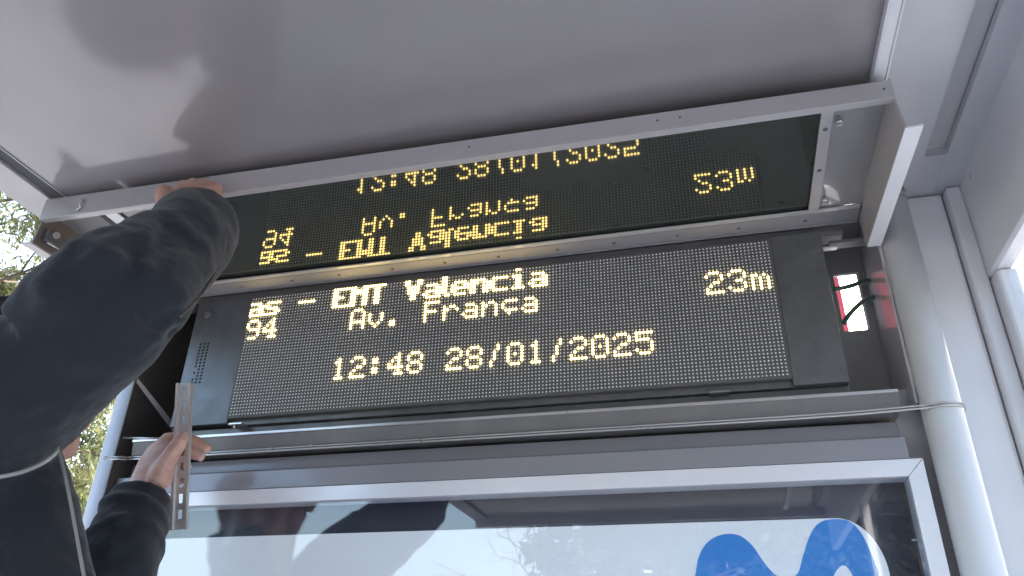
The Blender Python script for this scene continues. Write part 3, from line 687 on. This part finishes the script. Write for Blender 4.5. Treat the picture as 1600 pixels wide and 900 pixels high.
crease([(60, 740), (75, 780), (70, 830), (80, 890)], .004, .012)
crease([(20, 760), (35, 820), (30, 890)], .004, .012)
crease([(150, 790), (185, 800), (220, 790), (245, 800)], .004, .008)
crease([(150, 830), (185, 850), (225, 838)], .004, .009)
crease([(175, 760), (190, 790), (180, 830), (165, 880)], .003, .009)
co2 = co + no * disp[:, None]
bm_.vertices.foreach_set('co', co2.reshape(-1)); bm_.polygons.foreach_set('use_smooth', [True] * len(bm_.polygons)); bm_.update()
jk.modifiers.clear(); jk.data = bm_; bm_.name = 'jacket'
if not bm_.materials: bm_.materials.append(NAVY)
# long sleeve seam following the underside of the near arm
p = MB(); sm_ = [Vector(tuple(snap(*q))) for q in ((358, 345), (362, 385), (352, 418), (338, 445), (316, 474), (290, 500))]
p.tube(catmull([tuple(v) for v in sm_], 5), .0016, 6); part('sleeve_seam', p, mat('seam_brown', (.10, .085, .07), .8), pr)
# collar, zip line, seams
def surf(f, s, u): return Vector((-.60, -.385, 0)) + Fd * f + Sd * s + Up * u
p = MB(); cpts = []
for a in range(-150, 151, 15):
    q = R(a); cpts.append(neck0 + Fd * (.083 * math.cos(q)) + Sd * (.080 * math.sin(q)) + Vector((0, 0, .040 + .012 * math.cos(q))))
p.tube(catmull([tuple(v) for v in cpts], 3), .0036, 8); part('collar_piping', p, PIPING, pr)
zp = [P_at(84, 690, -.335), P_at(93, 664, -.330)]
p = MB(); zl_ = catmull([tuple(P_at(x, y, d)) for x, y, d in ((86, 680, -.435), (92, 705, -.435), (102, 745, -.440), (112, 795, -.443), (122, 850, -.445), (132, 905, -.448), (146, 985, -.45))], 4)
p.tube(zl_, .0019, 8); part('zip_piping', p, PIPING, pr)
p = MB(); sp = catmull([tuple(P_at(x, y, d)) for x, y, d in ((-60, 752, -.53), (0, 745, -.51), (35, 737, -.495), (66, 724, -.475), (86, 709, -.470), (90, 700, -.462))], 4)
p.tube(sp, .0024, 8); part('side_piping', p, PIPING, pr)
# trousers and shoes
t_ = MB(); t_.tube([pel + Up * .14, pel + Up * .02, pel - Up * .06], [(.165, .13), (.18, .145), (.17, .13)], 26, up=Sd)
for s in (-1, 1):
    hip = pel + Sd * s * .085; knee = Vector((hip.x, hip.y, FLOOR + .48)) + Fd * .015 + Sd * s * .01; ank = foot[0 if s < 0 else 1]
    t_.tube([hip, (hip + knee) / 2, knee, (knee + ank) / 2, ank - Up * .02], [.105, .092, .074, .070, .068], 20)
tr_ = part('trousers', t_, TROUSER, pr); remesh(tr_, .008, 4, (('trfolds', .08, .02),))
for ank in foot:
    s_ = MB(); s_.tube([ank + Up * .03, ank - Up * .03], [.052, .055], 16); s_.tube([ank - Up * .05 - Fd * .05, ank - Up * .045 + Fd * .08, ank - Up * .058 + Fd * .18], [.042, .045, .033], 16)
    o = part('shoe', s_, RUBBER, pr); remesh(o, .006, 3)
# step stool under the worker (below the picture)
st = thing('step_stool', (-.62, -.40, 0), 'aluminium step stool carrying the worker beside the poster case', 'stool')
p = MB(); p.box(-.86, -.38, -.62, -.18, FLOOR - .035, FLOOR - .002); part('tread', p, STEEL_D, st, .004)
for x in (-.83, -.41):
    for y in (-.59, -.21):
        p = MB(); p.tube([(x, y, FLOOR - .035), (x + (x + .62) * .15, y + (y + .40) * .15, -Z0)], .014, 12); part('leg', p, STEEL_D, st)
# ================================================================== TREES
def leaf_mat(name, c, c2, tl=.45):
    mt = bpy.data.materials.new(name); mt.use_nodes = True; n = mt.node_tree.nodes; l = mt.node_tree.links
    p = n["Principled BSDF"]; p.inputs["Roughness"].default_value = .5
    oi = n.new("ShaderNodeTexCoord"); nz = n.new("ShaderNodeTexNoise"); nz.inputs["Scale"].default_value = 3.5; nz.inputs["Detail"].default_value = 8; nz.inputs["Roughness"].default_value = .8
    l.new(oi.outputs["Object"], nz.inputs["Vector"])
    rp = n.new("ShaderNodeMapRange"); rp.inputs[1].default_value = .38; rp.inputs[2].default_value = .64; l.new(nz.outputs["Fac"], rp.inputs[0])
    mx = n.new("ShaderNodeMix"); mx.data_type = 'RGBA'; mx.inputs[6].default_value = (*c, 1); mx.inputs[7].default_value = (*c2, 1)
    l.new(rp.outputs[0], mx.inputs[0]); l.new(mx.outputs[2], p.inputs["Base Color"])
    t = n.new("ShaderNodeBsdfTranslucent"); l.new(mx.outputs[2], t.inputs[0])
    ms = n.new("ShaderNodeMixShader"); ms.inputs[0].default_value = tl
    l.new(p.outputs[0], ms.inputs[1]); l.new(t.outputs[0], ms.inputs[2]); l.new(ms.outputs[0], n["Material Output"].inputs[0])
    return mt
BARK = mat('bark', (.16, .12, .09), .9, noise_scale=20, noise_amt=.5, bump=.8, bump_scale=60)
LEAF = leaf_mat('leaf_pale', (.15, .18, .07), (.24, .23, .11))
LEAF2 = leaf_mat('leaf_green', (.06, .10, .04), (.13, .16, .08))
def tree(name, base, h, label, cat, limbs, leafm, n_leaf, leaf, fruit=0, group=None, seed=1, droop=.6, crown=None, tr=.09, fruit_r=.035, fm=None):
    rnd = random.Random(seed)
    bx_, by_ = base
    root = thing(name, (bx_, by_, 0), label, cat, group)
    tk = MB(); tips = []
    top = Vector((bx_, by_, h - Z0)); b0 = Vector((bx_, by_, -Z0)); mid = b0.lerp(top, .5) + Vector((rnd.uniform(-.2, .2), rnd.uniform(-.2, .2), 0))
    tk.tube(catmull([tuple(b0), tuple(mid), tuple(top)], 5), [tr * (1 - .07 * i) for i in range(11)], 10)
    def branch(p, d, L, r, depth):
        pts = [p]; dd = d.copy()
        for i in range(4):
            dd = (dd + Vector((rnd.uniform(-.25, .25), rnd.uniform(-.25, .25), rnd.uniform(-.2, .22) - (droop * .16 if depth > 0 else 0)))).normalized()
            pts.append(pts[-1] + dd * L / 4)
        tk.tube(pts, [r, r * .85, r * .7, r * .55, r * .4], 6 if depth < 2 else 4, cap=False)
        if depth < 3:
            for k in range(3 if depth else 4):
                a = pts[rnd.choice((2, 3, 4))]
                nd = (dd + Vector((rnd.uniform(-1, 1), rnd.uniform(-1, 1), rnd.uniform(-.5, .6)))).normalized()
                branch(a, nd, L * rnd.uniform(.5, .75), r * .5, depth + 1)
        if depth >= 1: tips.extend(pts[2:])
        if depth >= 2: tips.extend(pts[1:])
    for k in range(limbs):
        q = 2 * math.pi * k / limbs + rnd.uniform(-.4, .4); z = rnd.uniform(.35, 1)
        branch(b0.lerp(top, z), Vector((math.cos(q), math.sin(q), rnd.uniform(.15, .8))).normalized(), h * rnd.uniform(.26, .36), tr * .5, 0)
    part('trunk', tk, BARK, root)
    if n_leaf:
        lf_ = MB(); L, W_ = leaf
        for i in range(n_leaf):
            t = rnd.choice(tips); c = t + Vector((rnd.gauss(0, .13), rnd.gauss(0, .13), rnd.gauss(-.08, .16)))
            d = Vector((rnd.gauss(0, .5), rnd.gauss(0, .5), -droop + rnd.gauss(0, .45))).normalized()
            s_ = d.cross(Vector((rnd.uniform(-1, 1), rnd.uniform(-1, 1), rnd.uniform(-1, 1)))).normalized() * (W_ * .5 * rnd.uniform(.7, 1.3)); d = d * (L * rnd.uniform(.6, 1.3))
            lf_.add([c, c + d * .45 + s_, c + d, c + d * .45 - s_], [(0, 1, 2, 3)])
        part('crown', lf_, leafm, root)
    for i in range(fruit):
        t = rnd.choice(tips); p = MB(); p.ball(t - Vector((0, 0, .08)), fruit_r * rnd.uniform(.8, 1.1), 12, 8); part('fruit', p, fm, root)
    return root
FRM = mat('fruit_brown', (.42, .20, .08), .6, noise_scale=60, noise_amt=.4)
ta = tree('fruit_tree', (-9.3, 5.6), 8.0, 'pale drooping tree with brown round fruits beyond the roof edge', 'tree', 14, LEAF, 80000, (.15, .032), 22, seed=3, fm=FRM, fruit_r=.075, tr=.05)
tb = tree('feathery_tree', (-6.1, 5.2), 3.6, 'thin-branched feathery tree seen under the raised arm left of the white post', 'tree', 9, LEAF2, 15000, (.09, .016), 6, seed=11, fm=FRM, fruit_r=.055, tr=.06)
tree('broadleaf_tree', (-11.5, 9.5), 5.0, 'denser green tree standing farther back behind the feathery tree', 'tree', 8, LEAF2, 14000, (.14, .05), 0, seed=21, tr=.12)
tree('bare_tree', (4.6, -17.5), 9.5, 'leafless tree across the road mirrored at the right end of the poster glass', 'tree', 12, LEAF2, 0, (.1, .03), 0, seed=5, tr=.16, droop=.1)
tree('bare_tree', (-7.0, -30), 7.6, 'leafless tree across the road whose twigs show in the triangular sky reflection', 'tree', 9, LEAF2, 0, (.1, .03), 0, seed=14, tr=.11, droop=.1)
LEAFD = leaf_mat('leaf_dark', (.022, .035, .018), (.045, .055, .025), .2)
for i, (x, y, h_, lb_) in enumerate(((-1.2, -17.5, 6.2, 'leftmost'), (.5, -18.6, 6.4, 'second from left'), (2.0, -17.6, 6.3, 'third from left'), (3.4, -18.8, 5.8, 'rightmost'))):
    tree('evergreen_tree', (x, y), h_, lb_ + ' of the four dark evergreens standing in a row across the road', 'tree', 12, LEAFD, 9000, (.34, .16), 0, seed=40 + i, tr=.14, droop=.2, group='evergreens across the road')
# ================================================================== BUILDINGS across the road and beyond the trees
WALLW = mat('render_white', (.80, .79, .76), .8, noise_scale=2, noise_amt=.06, bump=.2)
WALLC = mat('render_cream', (.62, .56, .47), .8, noise_scale=2, noise_amt=.1, bump=.2)
TILE = mat('roof_tile', (.30, .13, .08), .8, noise_scale=8, noise_amt=.4, bump=.6, bump_scale=20)
WGL = mat('window_glass', (.03, .04, .05), .05)
WFR = mat('window_frame', (.55, .55, .54), .5)
def windows(root, xs, zs, y, w_, h_, ny):
    first = None
    for x in xs:
        for z in zs:
            f = MB()
            for (a, b_, c, d) in ((x - w_ / 2, x + w_ / 2, z, z + .08), (x - w_ / 2, x + w_ / 2, z + h_ - .08, z + h_), (x - w_ / 2, x - w_ / 2 + .08, z + .08, z + h_ - .08), (x + w_ / 2 - .08, x + w_ / 2, z + .08, z + h_ - .08)):
                f.box(a, b_, min(y, y + ny * .06), max(y, y + ny * .06), c - Z0, d - Z0)
            fo = part('window', f, WFR, root)
            g_ = MB(); g_.box(x - w_ / 2 + .08, x + w_ / 2 - .08, min(y + ny * .01, y + ny * .03), max(y + ny * .01, y + ny * .03), z + .08 - Z0, z + h_ - .08 - Z0); part('pane', g_, WGL, fo)
ab = thing('apartment_block', (-45, 38, 0), 'cream apartment block far beyond the trees on the left', 'building')
p = MB(); p.box(-58, -34, 36, 46, -Z0, 6.5); part('wall', p, WALLC, ab)
p = MB(); p.box(-58.4, -33.6, 35.6, 46.4, 6.5, 6.9); part('roof', p, WALLW, ab)
windows(ab, [-56 + 3 * i for i in range(8)], (1.0, 4.2), 36, 1.3, 1.5, -1)
BRICK = mat('wall_brick', (.10, .07, .055), .85, noise_scale=6, noise_amt=.3, bump=.3)
o2 = thing('brick_block', (-1.2, -30, 0), 'brown brick apartment block across the road facing the shelter', 'building')
p = MB(); p.box(-5.4, 5.0, -42, -30, -Z0, 5.3); part('wall', p, BRICK, o2)
p = MB(); p.box(-5.6, 5.2, -42.2, -29.8, 5.3, 5.5); part('roof', p, BRICK, o2)
windows(o2, [-4.2 + 2.0 * i for i in range(5)], (1.0, 3.5, 6.0), -30, 1.1, 1.4, 1)
rb = thing('red_banner', (-1.3, 5.2, 0), 'red advertising banner on two steel posts behind the shelter', 'banner')
p = MB(); p.box(-2.6, -.1, 5.18, 5.22, 1.0, 4.6); part('banner_sheet', p, REDP, rb)
for x in (-2.6, -.1):
    p = MB(); p.tube([(x, 5.26, -Z0), (x, 5.26, 4.7)], .04, 12); part('post', p, STEEL_D, rb)
# red pole behind the opening in the cabinet back
a_ = at(1313, 470, 'y', .62)
rp_ = thing('red_pole', (a_.x, .62, 0), 'red pole close behind the shelter, glimpsed at the left of the cabinet opening', 'pole')
p = MB(); p.tube([(a_.x, .62, -Z0), (a_.x, .62, .9)], .006, 14); part('shaft', p, REDP, rp_)
p = MB(); p.ball((a_.x, .62, .905), .01, 12, 8); part('cap', p, PAINT_D, rp_)
